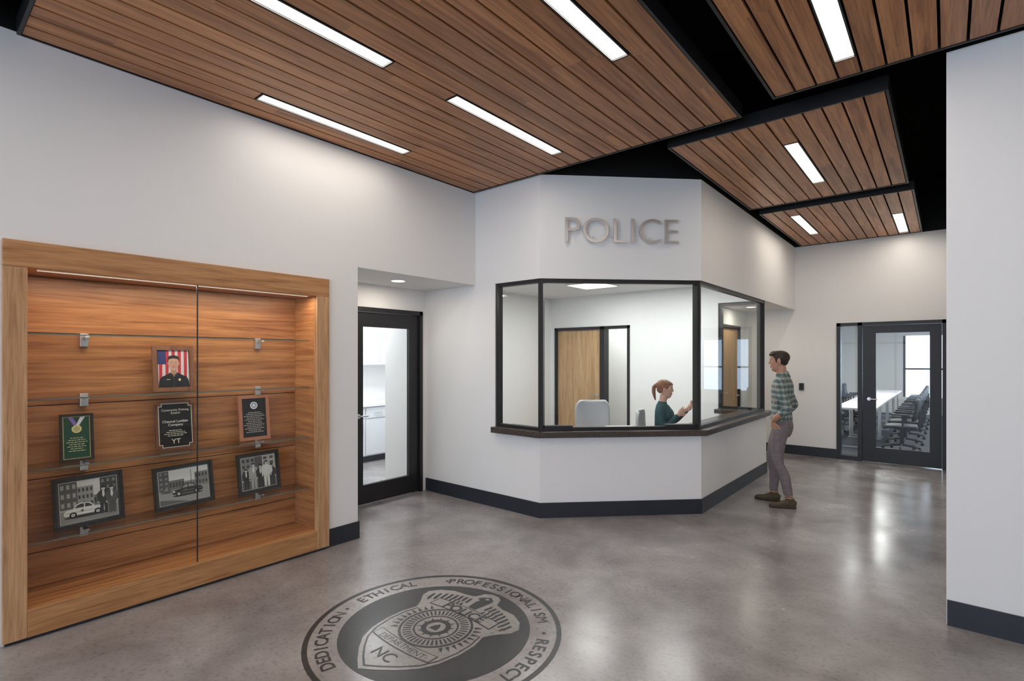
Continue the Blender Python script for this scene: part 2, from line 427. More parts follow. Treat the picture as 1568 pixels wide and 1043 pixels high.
# right alcove
mb = MB(); mb.box((-2.92, 8.10, 0), (-2.80, 8.56, 2.48), 'wall'); mb.box((-2.92, 8.56, 2.2), (-2.80, 9.60, 2.48), 'wall'); mb.box((-2.92, 9.60, 0), (-2.80, 9.95, 2.48), 'wall')
mb.obj('wall_passage')
wbox('ceiling_passage', (-2.92, 8.10, 2.48), (-2.12, 9.95, 2.6))
mb = MB()
mb.box((-4.0, 9.95, 0), (-1.39, 10.07, H), 'wall'); mb.box((-1.39, 9.95, 2.215), (-.005, 10.07, H), 'wall'); mb.box((-.005, 9.95, 0), (5, 10.07, H), 'wall')
mb.obj('wall_far')
wbox('wall_right', (-.004, 4.2, 0), (4.9, 4.32, H)); wbox('wall_hall', (-.004, 4.32, 0), (.12, 9.95, H))
wbox('wall_side', (4.9, -5, 0), (5, 4.32, H))
baseboard('baseboard_right', [(0.0, 4.2), (4.9, 4.2)]); baseboard('baseboard_far', [(-2.8, 9.95), (-1.39, 9.95)])
# storefront behind the viewer
wbox('wall_entrance', (-4.14, -5, 3.2), (4.9, -4.88, H))
mb = MB()
for k in range(8): x = -4.1+k*1.27; mb.box((x, -4.97, 0), (x+.06, -4.88, 3.2), 'black')
for z in (0, 2.2, 3.14): mb.box((-4.1, -4.97, z), (4.85, -4.88, z+.06), 'black')
mb.box((-4.1, -4.93, .06), (4.85, -4.92, 3.14), 'glass')
mb.obj('window_entrance')

# ------------------------------------------------------------------ kitchen room
wbox('wall_kitchen_back', (-7.72, 2.4, 0), (-7.6, 6.3, 2.9), 'wallin'); wbox('wall_kitchen_right', (-7.6, 6.2, 0), (-5.83, 6.3, 2.9), 'wallin'); wbox('wall_kitchen_left', (-7.6, 2.4, 0), (-5.12, 2.5, 2.9), 'wallin')
mb = MB(); mb.box((-7.6, 2.5, 2.7), (-5.83, 6.2, 2.75), 'wallin'); mb.box((-5.83, 2.5, 2.7), (-5.12, 4.3, 2.75), 'wallin'); mb.obj('ceiling_kitchen')
mb = MB()
mb.box((-7.598, 3.4, .1), (-7.02, 6.19, .88), 'cab'); mb.box((-7.598, 3.4, 0), (-7.08, 6.19, .1), 'base'); mb.box((-7.598, 3.38, .88), (-6.98, 6.19, .92), 'white')
for k in range(6):
    y = 3.42+k*.46; mb.box((-7.02, y, .12), (-7.0, y+.44, .68), 'cab'); mb.box((-7.02, y, .7), (-7.0, y+.44, .86), 'cab')
    mb.cyl((-6.985, y+.4, .45), (-6.985, y+.4, .62), .006, 'alu', 8); mb.cyl((-6.985, y+.14, .78), (-6.985, y+.30, .78), .006, 'alu', 8)
mb.obj('base_cabinet')
mb = MB(); mb.box((-7.598, 3.4, 1.52), (-7.27, 6.19, 2.35), 'cab'); mb.box((-7.598, 3.4, .921), (-7.585, 6.19, 1.52), 'white')
for k in range(6):
    y = 3.42+k*.46; mb.box((-7.27, y, 1.54), (-7.25, y+.44, 2.33), 'cab'); mb.cyl((-7.235, y+.4, 1.58), (-7.235, y+.4, 1.75), .006, 'alu', 8)
mb.obj('upper_cabinet')
area('kitchen_ceiling_light', (-6.5, 4.2, 2.69), .6, 1.2, 80, (.95, .97, 1))

# ------------------------------------------------------------------ doors
def lever(mb, p, n, along):   # p on door face, n out, along lever direction
    p = Vector(p); n = Vector(n); a = Vector(along)
    mb.cyl(p, p+n*.012, .026, 'alu', 20); mb.cyl(p+n*.012, p+n*.05, .009, 'alu', 12); mb.cyl(p+n*.05, p+n*.05+a*.11, .009, 'alu', 12)
# kitchen door (plane x=-5.0, y 3.2..4.24)
mb = MB()
mb.box((-5.14, 3.2, 0), (-4.985, 3.245, 2.22), 'black'); mb.box((-5.14, 4.195, 0), (-4.985, 4.24, 2.22), 'black'); mb.box((-5.14, 3.2, 2.17), (-4.985, 4.24, 2.22), 'black')
X0, X1 = -5.06, -5.015
mb.box((X0, 3.25, .01), (X1, 3.40, 2.165), 'black'); mb.box((X0, 4.05, .01), (X1, 4.19, 2.165), 'black')
mb.box((X0, 3.40, 2.0), (X1, 4.05, 2.165), 'black'); mb.box((X0, 3.40, .01), (X1, 4.05, .22), 'black')
mb.box((-5.042, 3.40, .22), (-5.034, 4.05, 2.0), 'glass')
lever(mb, (X1, 3.335, 1.0), (1, 0, 0), (0, .9, 0))
mb.obj('door_1')
# passage wood door
mb = MB()
for y in (8.56, 9.555): mb.box((-2.935, y, 0), (-2.785, y+.045, 2.2), 'black')
mb.box((-2.935, 8.56, 2.155), (-2.785, 9.6, 2.2), 'black'); mb.box((-2.87, 8.61, .01), (-2.825, 9.55, 2.15), 'doorw'); lever(mb, (-2.825, 9.47, 1.0), (1, 0, 0), (0, -1, 0))
mb.obj('door_2')
# office back door with sidelight (plane y=7.98)
mb = MB()
for x in (-5.62, -4.66, -4.135): mb.box((x, 7.96, 0), (x+(.045 if x != -4.66 else .09), 8.12, 2.2), 'black')
mb.box((-5.62, 7.96, 2.15), (-4.09, 8.12, 2.2), 'black'); mb.box((-4.57, 7.96, 0), (-4.135, 8.12, .1), 'black')
mb.box((-5.57, 8.0, .01), (-4.665, 8.045, 2.145), 'doorw'); mb.box((-4.57, 8.03, .1), (-4.135, 8.038, 2.15), 'glass')
lever(mb, (-4.73, 8.0, 1.0), (0, -1, 0), (-1, 0, 0))
mb.obj('door_3')
# far door + sidelight (y 9.95)
mb = MB()
Y0, Y1 = 9.935, 10.08
mb.box((-1.39, Y0, 0), (-1.335, Y1, 2.215), 'black'); mb.box((-1.10, Y0, 0), (-1.04, Y1, 2.215), 'black'); mb.box((-.055, Y0, 0), (-.006, Y1, 2.215), 'black')
mb.box((-1.39, Y0, 2.165), (-.006, Y1, 2.215), 'black'); mb.box((-1.335, Y0, 0), (-1.10, Y1, .07), 'black')
mb.box((-1.335, 10.0, .07), (-1.10, 10.008, 2.165), 'glass')
a, b = 9.955, 10.0
mb.box((-1.035, a, .01), (-.86, b, 2.16), 'black'); mb.box((-.20, a, .01), (-.06, b, 2.16), 'black'); mb.box((-.86, a, 2.04), (-.20, b, 2.16), 'black'); mb.box((-.86, a, .01), (-.20, b, .24), 'black')
mb.box((-.86, 9.972, .24), (-.20, 9.98, 2.04), 'glass')
lever(mb, (-.95, a, 1.0), (0, -1, 0), (1, 0, 0))
mb.obj('door_4')
mb = MB(); mb.box((-1.935, 9.925, 1.10), (-1.865, 9.95, 1.22), 'dkplastic'); mb.box((-1.92, 9.922, 1.17), (-1.88, 9.926, 1.205), 'black'); mb.obj('card_reader', .004)

# ------------------------------------------------------------------ ceiling panels
PIT = .131
PW = 8.5
def panel(x0, n, y0, y1, lights, power=None):
    power = power or PW
    mb = MB(); x1 = x0+n*PIT
    g = .0075
    for k in range(n):
        xa, xb = x0+k*PIT+g, x0+(k+1)*PIT-g
        segs = [(y0, y1)]
        for (lk, a, b) in lights:
            if lk == k:
                new = []
                for s in segs:
                    if a > s[0] and b < s[1]: new += [(s[0], a), (b, s[1])]
                    else: new.append(s)
                segs = new
        for s in segs: mb.box((xa, s[0]+.004, 3.53), (xb, s[1]-.004, 3.55), 'slat')
    mb.box((x0, y0, 3.60), (x1, y1, 3.62), 'void')
    for q in ((x0-.018, y0-.018, x0, y1+.018), (x1, y0-.018, x1+.018, y1+.018), (x0, y0-.018, x1, y0), (x0, y1, x1, y1+.018)):
        mb.box((q[0], q[1], 3.525), (q[2], q[3], 3.63), 'black')
    y = y0+.3
    while y < y1:
        mb.box((x0, y, 3.55), (x1, y+.04, 3.60), 'void'); y += .6
    mb.obj('ceiling_panel')
    for (lk, a, b) in lights:
        xc = x0+(lk+.5)*PIT
        f = MB(); w = .062
        f.box((xc-w, a+.004, 3.527), (xc-w+.010, b-.004, 3.59), 'black'); f.box((xc+w-.010, a+.004, 3.527), (xc+w, b-.004, 3.59), 'black')
        f.box((xc-w+.01, a+.004, 3.527), (xc+w-.01, a+.014, 3.59), 'black'); f.box((xc-w+.01, b-.014, 3.527), (xc+w-.01, b-.004, 3.59), 'black')
        f.box((xc-w+.010, a+.014, 3.536), (xc+w-.010, b-.014, 3.545), 'lamp')
        o = f.obj('linear_ceiling_light')
        area('lamp', (xc, (a+b)/2, 3.532), 2*w-.022, b-a-.03, power*(.7 if xc < -3.5 else 1), parent=o)
panel(-4.1275, 22, .49, 4.25, [(2, 1.70, 3.05), (10, .72, 2.06), (10, 2.60, 3.95), (19, 1.6, 2.95)])
panel(-.9535, 36, -4.2, 4.10, [(3, 2.52, 3.87), (3, -.6, .7), (12, 1.0, 2.3), (20, 2.4, 3.7), (20, -1.5, -.2)])  # fixtures after the first are out of view, added to illuminate the room
panel(-1.905, 12, 4.49, 7.0, [(6, 5.07, 6.40)])
panel(-1.8725, 12, 7.33, 9.84, [(2, 7.68, 9.02), (10, 8.42, 9.74)])
panel(-4.1275, 22, -4.2, .18, [(2, -1.5, -.2), (10, -2.8, -1.5), (16, -1.2, .1)])  # panel behind the viewer; its fixtures are added for extra illumination
# downlights
for (x, y) in ((-4.53, 3.51), (-2.45, 9.0)):
    mb = MB(); mb.cyl((x, y, 2.474), (x, y, 2.481), .09, 'white', 32); mb.cyl((x, y, 2.472), (x, y, 2.4745), .07, 'lamp', 32)
    o = mb.obj('recessed_downlight'); area('lamp', (x, y, 2.468), .12, .12, 6, parent=o)
for (x, y) in ((-4.13, 6.84), (-4.0, 5.4), (-2.9, 6.9)):
    mb = MB(); mb.box((x-.3, y-.3, 2.74), (x+.3, y+.3, 2.752), 'white'); mb.box((x-.27, y-.27, 2.737), (x+.27, y+.27, 2.741), 'lamp')
    o = mb.obj('square_ceiling_light'); area('lamp', (x, y, 2.733), .54, .54, 21, (1, .99, .97), parent=o)
area('corridor_fill_lamp', (-4.6, 8.9, 2.74), 1.5, .3, 40, (1, .99, .97))  # bare area lamp added to light the corridor, no fixture built

# ------------------------------------------------------------------ meeting room
wbox('floor_carpet', (-3.9, 10.08, 0), (4.9, 19.2, .006), 'carpet')
wbox('wall_meeting_left', (-4.0, 10.07, 0), (-3.9, 19.2, 2.9), 'wallin')
mb = MB(); mb.box((-3.9, 19.2, 0), (-1.0, 19.3, 2.9), 'wallin'); mb.box((-1.0, 19.2, 0), (4.9, 19.3, .5), 'wallin'); mb.box((-1.0, 19.2, 2.3), (4.9, 19.3, 2.9), 'wallin')
mb.obj('wall_meeting_back'); wbox('wall_meeting_right', (4.8, 10.07, 0), (4.9, 19.2, 2.9), 'wallin')
mb = MB()
for k in range(7): x = -1.0+k*.95; mb.box((x, 19.2, .5), (x+.06, 19.28, 2.3), 'black')
mb.box((-1.0, 19.2, 1.3), (4.8, 19.28, 1.35), 'black'); mb.box((-1.0, 19.23, .5), (4.8, 19.24, 2.3), 'glass'); mb.obj('window_1')
wbox('ceiling_meeting_room', (-3.9, 10.07, 2.75), (4.9, 19.2, 2.8), 'wallin')
for (x, y) in ((-1.3, 12), (-1.3, 15.5), (.8, 12), (.8, 15.5)):
    mb = MB(); mb.box((x-.1, y-.7, 2.73), (x+.1, y+.7, 2.752), 'lamp'); o = mb.obj('linear_ceiling_light'); area('lamp', (x, y, 2.725), .18, 1.36, 48, (1, .99, .97), parent=o)
for j in range(4):
    y0 = 11.2+j*1.75
    mb = MB(); mb.box((-1.62, y0, .71), (-.98, y0+1.7, .74), 'white')
    for yy in (y0+.15, y0+1.55):
        mb.box((-1.56, yy-.02, .02), (-1.53, yy+.02, .71), 'alu'); mb.box((-1.07, yy-.02, .02), (-1.04, yy+.02, .71), 'alu'); mb.box((-1.58, yy-.025, .006), (-1.02, yy+.025, .03), 'alu')
    mb.obj('conference_table', .003)

def office_chair(name, loc, ang, fab, frame, arms=True, seat_h=.45, top=1.02):
    mb = MB(); mb.T = Matrix.Translation(loc) @ Matrix.Rotation(ang, 4, 'Z')
    def seatf(u, v):
        w = .24*(1-.22*abs(v)**5); return (.235*v+.02, w*u, seat_h-.025+.012*u*u-.02*max(0, v)**3)
    mb.shell(lambda u, v: seatf(u, v), 14, 14, .05, fab)
    zm = (seat_h+.10+top)/2; hh = (top-seat_h-.10)/2
    def backf(u, v):
        w = .235*(1-.28*abs(v)**6); return (-.20-.05*(v*.5+.5)-.0+.05*u*u-.02*(1-v*v), w*u, zm+hh*v)
    mb.shell(backf, 14, 16, .025, fab)
    mb.box((-.27, -.03, seat_h-.08), (-.235, .03, zm), frame); mb.box((-.27, -.03, seat_h-.09), (.05, .03, seat_h-.055), frame)
    mb.cyl((0, 0, .10), (0, 0, seat_h-.05), .028, frame)
    for k in range(5):
        a = 2*pi*k/5+.3; p = Vector((.28*cos(a), .28*sin(a), .075))
        mb.cyl((0, 0, .11), p, .02, frame, 10, .013); mb.cyl((p.x*1.0-.012*sin(a), p.y+.012*cos(a), .028), (p.x+.012*sin(a), p.y-.012*cos(a), .028), .028, 'dkplastic', 12)
        mb.cyl((p.x, p.y, .04), (p.x, p.y, .08), .008, frame, 8)
    if arms:
        for sg in (1, -1):
            mb.cyl((-.03, sg*.20, seat_h-.06), (-.03, sg*.27, seat_h-.03), .012, frame, 8); mb.cyl((-.03, sg*.27, seat_h-.04), (-.03, sg*.27, seat_h+.19), .014, frame, 10)
            mb.box((-.13, sg*.27-.03, seat_h+.19), (.13, sg*.27+.03, seat_h+.215), 'dkplastic')
    return mb.obj(name)
for j in range(7):
    office_chair('conference_chair', (-.62, 11.5+j*.95, .006), pi, 'dkplastic', 'dkplastic', top=.92)
    office_chair('conference_chair', (-2.0, 11.5+j*.95, .006), 0, 'dkplastic', 'dkplastic', top=.92)
office_chair('office_chair', (-3.50, 5.90, 0), radians(-45), 'greyfab', 'alu', top=1.08)

# ------------------------------------------------------------------ display case
mb = MB()
XB, XF = -4.48, -4.105
ya, yb, yc, yd = .41, .515, 2.33, 2.445
zt = 2.33
mb.box((-4.16, ya, .02), (XF, yb, zt-.155), 'oakZ'); mb.box((-4.16, yc, .02), (XF, yd, zt-.155), 'oakZ')
mb.box((-4.16, ya, zt-.155), (XF, yd, zt), 'oakY'); mb.box((-4.16, yb, .02), (XF, yc, .18), 'oakY'); mb.box((-4.14, ya+.01, 0), (XF-.015, yd-.01, .02), 'base')
zs = [.18, .40, .87, 1.34, 1.81, 2.175]
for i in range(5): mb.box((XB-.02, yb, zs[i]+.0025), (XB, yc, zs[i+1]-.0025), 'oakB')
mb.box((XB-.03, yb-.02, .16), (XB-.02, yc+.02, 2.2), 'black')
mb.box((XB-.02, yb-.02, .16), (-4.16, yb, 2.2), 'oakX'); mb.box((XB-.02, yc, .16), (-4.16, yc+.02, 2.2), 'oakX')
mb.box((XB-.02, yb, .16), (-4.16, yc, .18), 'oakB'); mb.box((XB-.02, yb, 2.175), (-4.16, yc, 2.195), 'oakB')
mb.obj('display_case', .003)
case = bpy.data.objects['display_case']
g = MB(); g.box((-4.145, yb+.003, .183), (-4.139, 1.419, 2.172), 'glass2'); g.box((-4.145, 1.425, .183), (-4.139, yc-.003, 2.172), 'glass2'); g.box((-4.146, 1.4185, .183), (-4.138, 1.4255, 2.172), 'dkplastic')
g.obj('glass_doors', parent=case)
glass_edge = plain('glass_edge', (.16, .17, .14), .2)
SH = [.53, .97, 1.40, 1.80]
for z in SH:
    g = MB(); g.box((XB+.004, yb+.01, z-.008), (-4.22, yc-.01, z), 'glass2'); g.box((-4.2195, yb+.01, z-.008), (-4.2185, yc-.01, z), glass_edge)
    g.obj('glass_shelf', parent=case)
    g = MB()
    for y in (.84, 1.99):
        g.box((XB, y-.022, z-.075), (XB+.03, y+.022, z+.01), 'alu'); g.box((XB+.03, y-.012, z-.024), (XB+.12, y+.012, z-.010), 'alu')
    g.obj('shelf_bracket', .002, parent=case)
ledm = plain('led_diffuser', (.8, .75, .65), .5, emit=(1, .9, .75), es=.4)
g = MB(); g.box((-4.178, yb+.05, 2.168), (-4.172, yc-.05, 2.174), ledm); g.obj('led_strip', parent=case)
area('case_lamp', (-4.175, (yb+yc)/2, 2.166), .005, 1.7, 9.5, (1, .86, .70), parent=case)

# framed items: local coords u right (=+Y), v up, w out (=+X)
flat = {}
def fm(c, r=.5):
    k = tuple(c)+(r,)
    if k not in flat: flat[k] = plain('print_%d' % len(flat), c, r)
    return flat[k]
def item(name, yc_, z0, w, h, roll, draw, x=-4.38, lean=7):
    mb = MB()
    base = Matrix(((0, 0, 1, x), (1, 0, 0, yc_), (0, 1, 0, z0), (0, 0, 0, 1)))
    mb.T = base @ Matrix.Rotation(radians(-lean), 4, 'X') @ Matrix.Rotation(radians(roll), 4, 'Z')
    lift = abs(sin(radians(roll)))*w/2
    mb.T = Matrix.Translation((0, 0, lift+.002)) @ mb.T
    draw(mb, w, h)
    o = mb.obj(name); return o
def R(mb, x0, y0, x1, y1, z, c): mb.poly([(x0,y0,z),(x1,y0,z),(x1,y1,z),(x0,y1,z)], fm(c))
def EL(mb, cx, cy, rx, ry, z, c, n=20): mb.poly([(cx+rx*cos(2*pi*i/n), cy+ry*sin(2*pi*i/n), z) for i in range(n)], fm(c))
def PG(mb, pts, z, c): mb.poly([(p[0], p[1], z) for p in pts], fm(c))
def frame(mb, w, h, t, mat, d=.02, back='black'):
    mb.box((-w/2, 0, 0), (-w/2+t, h, d), mat); mb.box((w/2-t, 0, 0), (w/2, h, d), mat)
    mb.box((-w/2+t, 0, 0), (w/2-t, t, d), mat); mb.box((-w/2+t, h-t, 0), (w/2-t, h, d), mat); mb.box((-w/2+t, t, 0), (w/2-t, h-t, d*.4), back)
def d_portrait(mb, w, h):
    m = wood('plaque_walnut', 'Z', (.16, .06, .03), (.28, .12, .055)); frame(mb, w, h, .03, m, .018, m)
    x0, x1, y0, y1 = -w/2+.035, w/2-.035, .03, h-.03; z = .0095; W = x1-x0; HH = y1-y0
    R(mb, x0, y0, x1, y1, z, (.62, .56, .56))
    for k in range(5):
        a = x0+W*(k*.2+.02)
        PG(mb, [(a, y0), (a+W*.09, y0), (min(x1, a+W*.14), y1), (a+W*.03, y1)], z+.0004, (.5, .03, .05))
    R(mb, x0, y0+HH*.62, x0+W*.26, y1, z+.0008, (.03, .04, .15))
    PG(mb, [(x0, y0), (x1, y0), (x1-.004, y0+HH*.18), (x1-.018, y0+HH*.28), (.038, y0+HH*.36), (.022, y0+HH*.40), (-.022, y0+HH*.40), (-.038, y0+HH*.36), (x0+.018, y0+HH*.28), (x0+.004, y0+HH*.18)], z+.0012, (.008, .009, .015))
    PG(mb, [(-.018, y0+HH*.36), (0, y0+HH*.28), (.018, y0+HH*.36), (.02, y0+HH*.5), (-.02, y0+HH*.5)], z+.0016, (.42, .22, .15))
    def head(sx, sy, cx, cy, zz, c):
        PG(mb, [(cx+sx*x, cy+sy*y) for x, y in [(0,-1),(.38,-.93),(.68,-.68),(.9,-.25),(1,.2),(.97,.6),(.75,.9),(.3,1.05),(-.3,1.05),(-.75,.9),(-.97,.6),(-1,.2),(-.9,-.25),(-.68,-.68),(-.38,-.93)]], zz, c)
    cy = y0+HH*.635
    head(.0375, .050, 0, cy+.008, z+.0018, (.02, .013, .01)); head(.0345, .050, 0, cy-.002, z+.0022, (.55, .31, .22))
    PG(mb, [(-.035, cy+.016), (-.028, cy+.034), (.0, cy+.040), (.028, cy+.034), (.035, cy+.016), (.038, cy+.035), (.03, cy+.056), (.0, cy+.064), (-.03, cy+.056), (-.038, cy+.035)], z+.0026, (.02, .013, .01))
    for s in (-1, 1):
        EL(mb, s*.0135, cy+.004, .0052, .0028, z+.0029, (.75, .7, .68)); EL(mb, s*.0135, cy+.004, .0026, .0026, z+.0031, (.02, .015, .01))
        R(mb, s*.0135-.007, cy+.0095, s*.0135+.007, cy+.0115, z+.0029, (.04, .025, .02)); EL(mb, s*.036, cy, .004, .009, z+.002, (.48, .25, .18))
        PG(mb, [(0, y0+HH*.33), (s*.03, y0+HH*.40), (s*.024, y0+HH*.30)][::s], z+.0028, (.03, .03, .04))
    PG(mb, [(-.005, cy-.014), (.005, cy-.014), (.002, cy-.002), (-.002, cy-.002)], z+.0029, (.45, .22, .15)); R(mb, -.011, cy-.026, .011, cy-.022, z+.0029, (.3, .09, .08))
    R(mb, -.0035, y0, .0035, y0+HH*.29, z+.0028, (.03, .03, .035)); EL(mb, .035, y0+HH*.2, .008, .01, z+.0028, (.7, .6, .3)); R(mb, -.05, y0+HH*.2, -.025, y0+HH*.215, z+.0028, (.7, .6, .3))
def lines(mb, ys, w, z, c, hgt=.004):
    for i, y in enumerate(ys):
        ww = w*(.6+.4*((i*37) % 5)/4)
        k = -ww/2
        while k < ww/2-.004:
            l = .008+.012*random.random(); R(mb, k, y, min(ww/2, k+l), y+hgt, z, c); k += l+.004
def d_green(mb, w, h):
    m = fm((.035, .02, .015), .3); frame(mb, w, h, .015, m, .016, m); z = .009
    R(mb, -w/2+.017, .017, w/2-.017, h-.017, z, (.45, .4, .2)); R(mb, -w/2+.022, .022, w/2-.022, h-.022, z+.0005, (.006, .06, .03))
    PG(mb, [(-.045, h-.022), (-.008, h-.085), (.01, h-.085), (-.02, h-.022)], z+.001, (.25, .15, .5)); PG(mb, [(.02, h-.022), (-.008, h-.085), (.008, h-.085), (.045, h-.022)], z+.0012, (.7, .7, .75))
    EL(mb, 0, h-.10, .026, .026, z+.0016, (.75, .62, .25)); EL(mb, 0, h-.10, .018, .018, z+.002, (.45, .42, .2))
    lines(mb, [.15-.014*i for i in range(7)], .11, z+.001, (.7, .65, .35))
def d_black(mb, w, h):
    m = wood('plaque_dark', 'Z', (.10, .035, .02), (.18, .07, .035)); z = .016
    def oct_(s, cc): a = w/2-s; return [(-a, s+cc), (-a+cc, s+cc), (-a+cc, s), (a-cc, s), (a-cc, s+cc), (a, s+cc), (a, h-s-cc), (a-cc, h-s-cc), (a-cc, h-s), (-a+cc, h-s), (-a+cc, h-s-cc), (-a, h-s-cc)]
    mb.prism(oct_(0, .022), 0, z, m); PG(mb, oct_(.018, .02), z+.0005, (.6, .55, .45)); PG(mb, oct_(.023, .02), z+.001, (.004, .004, .005))
    me = text_me('Community Policing\nAward', .022); mb.mesh(me, Matrix.Translation((0, h-.075, z+.0015)), fm((.85, .8, .65)))
    me = text_me('Channel Lumber\nCompany', .025); mb.mesh(me, Matrix.Translation((0, h-.16, z+.0015)), fm((.9, .88, .8)))
    lines(mb, [.14-.013*i for i in range(4)], .15, z+.0015, (.8, .75, .6)); me = text_me('YT', .05); mb.mesh(me, Matrix.Translation((0, .045, z+.0015)), fm((.8, .75, .6)))
def d_copper(mb, w, h):
    m = fm((.42, .17, .09), .3); frame(mb, w, h, .026, m, .016, m); z = .009
    R(mb, -w/2+.028, .028, w/2-.028, h-.028, z, (.006, .006, .008)); EL(mb, 0, h-.085, .03, .03, z+.0006, (.75, .75, .8)); EL(mb, 0, h-.085, .022, .022, z+.001, (.2, .3, .55)); EL(mb, 0, h-.085, .012, .012, z+.0014, (.8, .75, .5))
    lines(mb, [.225-.0145*i for i in range(12)], .17, z+.0008, (.7, .65, .6))
def g_(v): return (v, v*.99, v*.95)
def bw_base(mb, w, h):
    m = fm((.025, .022, .02), .3); frame(mb, w, h, .018, m, .018, m)
    x0, x1, y0, y1 = -w/2+.020, w/2-.020, .020, h-.020
    R(mb, x0, y0, x1, y1, .0076, g_(.05)); e = .016; R(mb, x0+e-.003, y0+e-.003, x1-e+.003, y1-e+.003, .0079, g_(.6)); R(mb, x0+e, y0+e, x1-e, y1-e, .0083, g_(.62))
    return x0+e, y0+e, x1-e, y1-e, .0087
def car(mb, cx, cy, s, z, body, dark, flip=1):
    def q(pts):
        pts = [(cx+flip*x*s, cy+y*s) for x, y in pts]; return pts if flip > 0 else pts[::-1]
    EL(mb, cx, cy-.02*s, 1.08*s, .08*s, z-.0002, g_(.03))
    PG(mb, q([(-1.02, .10), (1.0, .10), (1.06, .2), (1.03, .36), (.93, .43), (.5, .49), (-.5, .52), (-.9, .47), (-1.05, .36), (-1.08, .2)]), z, body)
    PG(mb, q([(-.62, .50), (.50, .48), (.38, .66), (.20, .80), (-.25, .83), (-.48, .72)]), z+.0003, body)
    PG(mb, q([(-.52, .53), (-.06, .53), (-.06, .76), (-.24, .76), (-.42, .68)]), z+.0006, dark); PG(mb, q([(.0, .53), (.40, .52), (.30, .64), (.17, .74), (.0, .76)]), z+.0006, dark)
    PG(mb, q([(-1.0, .27), (1.0, .27), (1.0, .29), (-1.0, .29)]), z+.0006, dark)
    for xx in (-.62, .64): EL(mb, cx+flip*xx*s, cy+.12*s, .19*s, .19*s, z+.0007, g_(.01)); EL(mb, cx+flip*xx*s, cy+.12*s, .10*s, .10*s, z+.001, g_(.65)); EL(mb, cx+flip*xx*s, cy+.12*s, .04*s, .04*s, z+.0013, g_(.2))
    EL(mb, cx+flip*.96*s, cy+.34*s, .06*s, .06*s, z+.001, g_(.95)); EL(mb, cx-.15*s, cy+.33*s, .08*s, .08*s, z+.001, g_(.15)); R(mb, cx-.06*s, cy+.83*s, cx+.02*s, cy+.9*s, z+.0006, g_(.1))
def pers(mb, x, y, s, z, c, hat=True):
    def P(pts): return [(x+a*s, y+b*s) for a, b in pts]
    PG(mb, P([(-.11, 0), (-.02, 0), (-.005, .42), (.005, .42), (.02, 0), (.11, 0), (.12, .48), (.19, .46), (.20, .76), (.13, .85), (.04, .88), (-.04, .88), (-.13, .85), (-.20, .76), (-.19, .46), (-.12, .48)]), z, c)
    PG(mb, P([(-.04, .70), (0, .60), (.04, .70), (.03, .86), (-.03, .86)]), z+.0003, g_(.65)); EL(mb, x, y+.94*s, .058*s, .078*s, z+.0006, g_(.5))
    PG(mb, P([(-.075, .975), (.075, .975), (.09, 1.03), (.0, 1.06), (-.09, 1.03)]), z+.0009, g_(.02)) if hat else PG(mb, P([(-.06, .95), (.0, .98), (.06, .95), (.05, 1.03), (-.05, 1.03)]), z+.0009, g_(.03))
    for a in (-.17, .17): EL(mb, x+a*s, y+.44*s, .03*s, .04*s, z+.0006, g_(.5))
def bld(mb, x0, y0, x1, y1, z, c, nx, ny, c2):
    R(mb, x0, y0, x1, y1, z, c)
    for i in range(nx):
        for j in range(ny):
            a = x0+(x1-x0)*(i+.2)/nx; b = y0+(y1-y0)*(j+.25)/ny; R(mb, a, b, a+(x1-x0)*.55/nx, b+(y1-y0)*.5/ny, z+.0003, c2)
def d_p1(mb, w, h):
    x0, y0, x1, y1, z = bw_base(mb, w, h); W = x1-x0; HH = y1-y0
    R(mb, x0, y0, x1, y0+HH*.34, z, g_(.26)); bld(mb, x0, y0+HH*.34, x0+W*.3, y1, z+.0001, g_(.10), 3, 3, g_(.35)); bld(mb, x0+W*.3, y0+HH*.34, x0+W*.58, y0+HH*.86, z+.0001, g_(.3), 4, 3, g_(.06)); bld(mb, x0+W*.7, y0+HH*.34, x1, y1, z+.0001, g_(.05), 3, 4, g_(.2))
    R(mb, x0, y0+HH*.30, x1, y0+HH*.345, z+.0004, g_(.4)); bld(mb, x0+W*.58, y0+HH*.34, x0+W*.7, y0+HH*.6, z+.0001, g_(.18), 2, 1, g_(.04))
    car(mb, x0+W*.42, y0+HH*.14, W*.34, z+.001, g_(.72), g_(.05))
    pers(mb, x1-W*.25, y0+HH*.10, HH*.66, z+.003, g_(.04)); pers(mb, x1-W*.1, y0+HH*.08, HH*.66, z+.0045, g_(.09))
def d_p2(mb, w, h):
    x0, y0, x1, y1, z = bw_base(mb, w, h); W = x1-x0; HH = y1-y0
    R(mb, x0, y0, x1, y0+HH*.46, z, g_(.3)); bld(mb, x0, y0+HH*.42, x0+W*.20, y1, z+.0001, g_(.08), 2, 4, g_(.2)); bld(mb, x0+W*.20, y0+HH*.42, x0+W*.5, y0+HH*.70, z+.0001, g_(.15), 5, 1, g_(.05)); bld(mb, x0+W*.5, y0+HH*.44, x0+W*.72, y0+HH*.62, z+.0001, g_(.28), 4, 1, g_(.1)); bld(mb, x0+W*.72, y0+HH*.42, x1, y0+HH*.84, z+.0001, g_(.2), 4, 2, g_(.06))
    R(mb, x0+W*.64, y0+HH*.4, x0+W*.65, y1-HH*.05, z+.0006, g_(.05))
    car(mb, x0+W*.56, y0+HH*.22, W*.29, z+.001, g_(.04), g_(.3), -1); car(mb, x0+W*.14, y0+HH*.36, W*.1, z+.001, g_(.1), g_(.4))
    PG(mb, [(x0, y0), (x0+W*.6, y0), (x0+W*.2, y0+HH*.12), (x0, y0+HH*.16)], z+.0005, g_(.12))
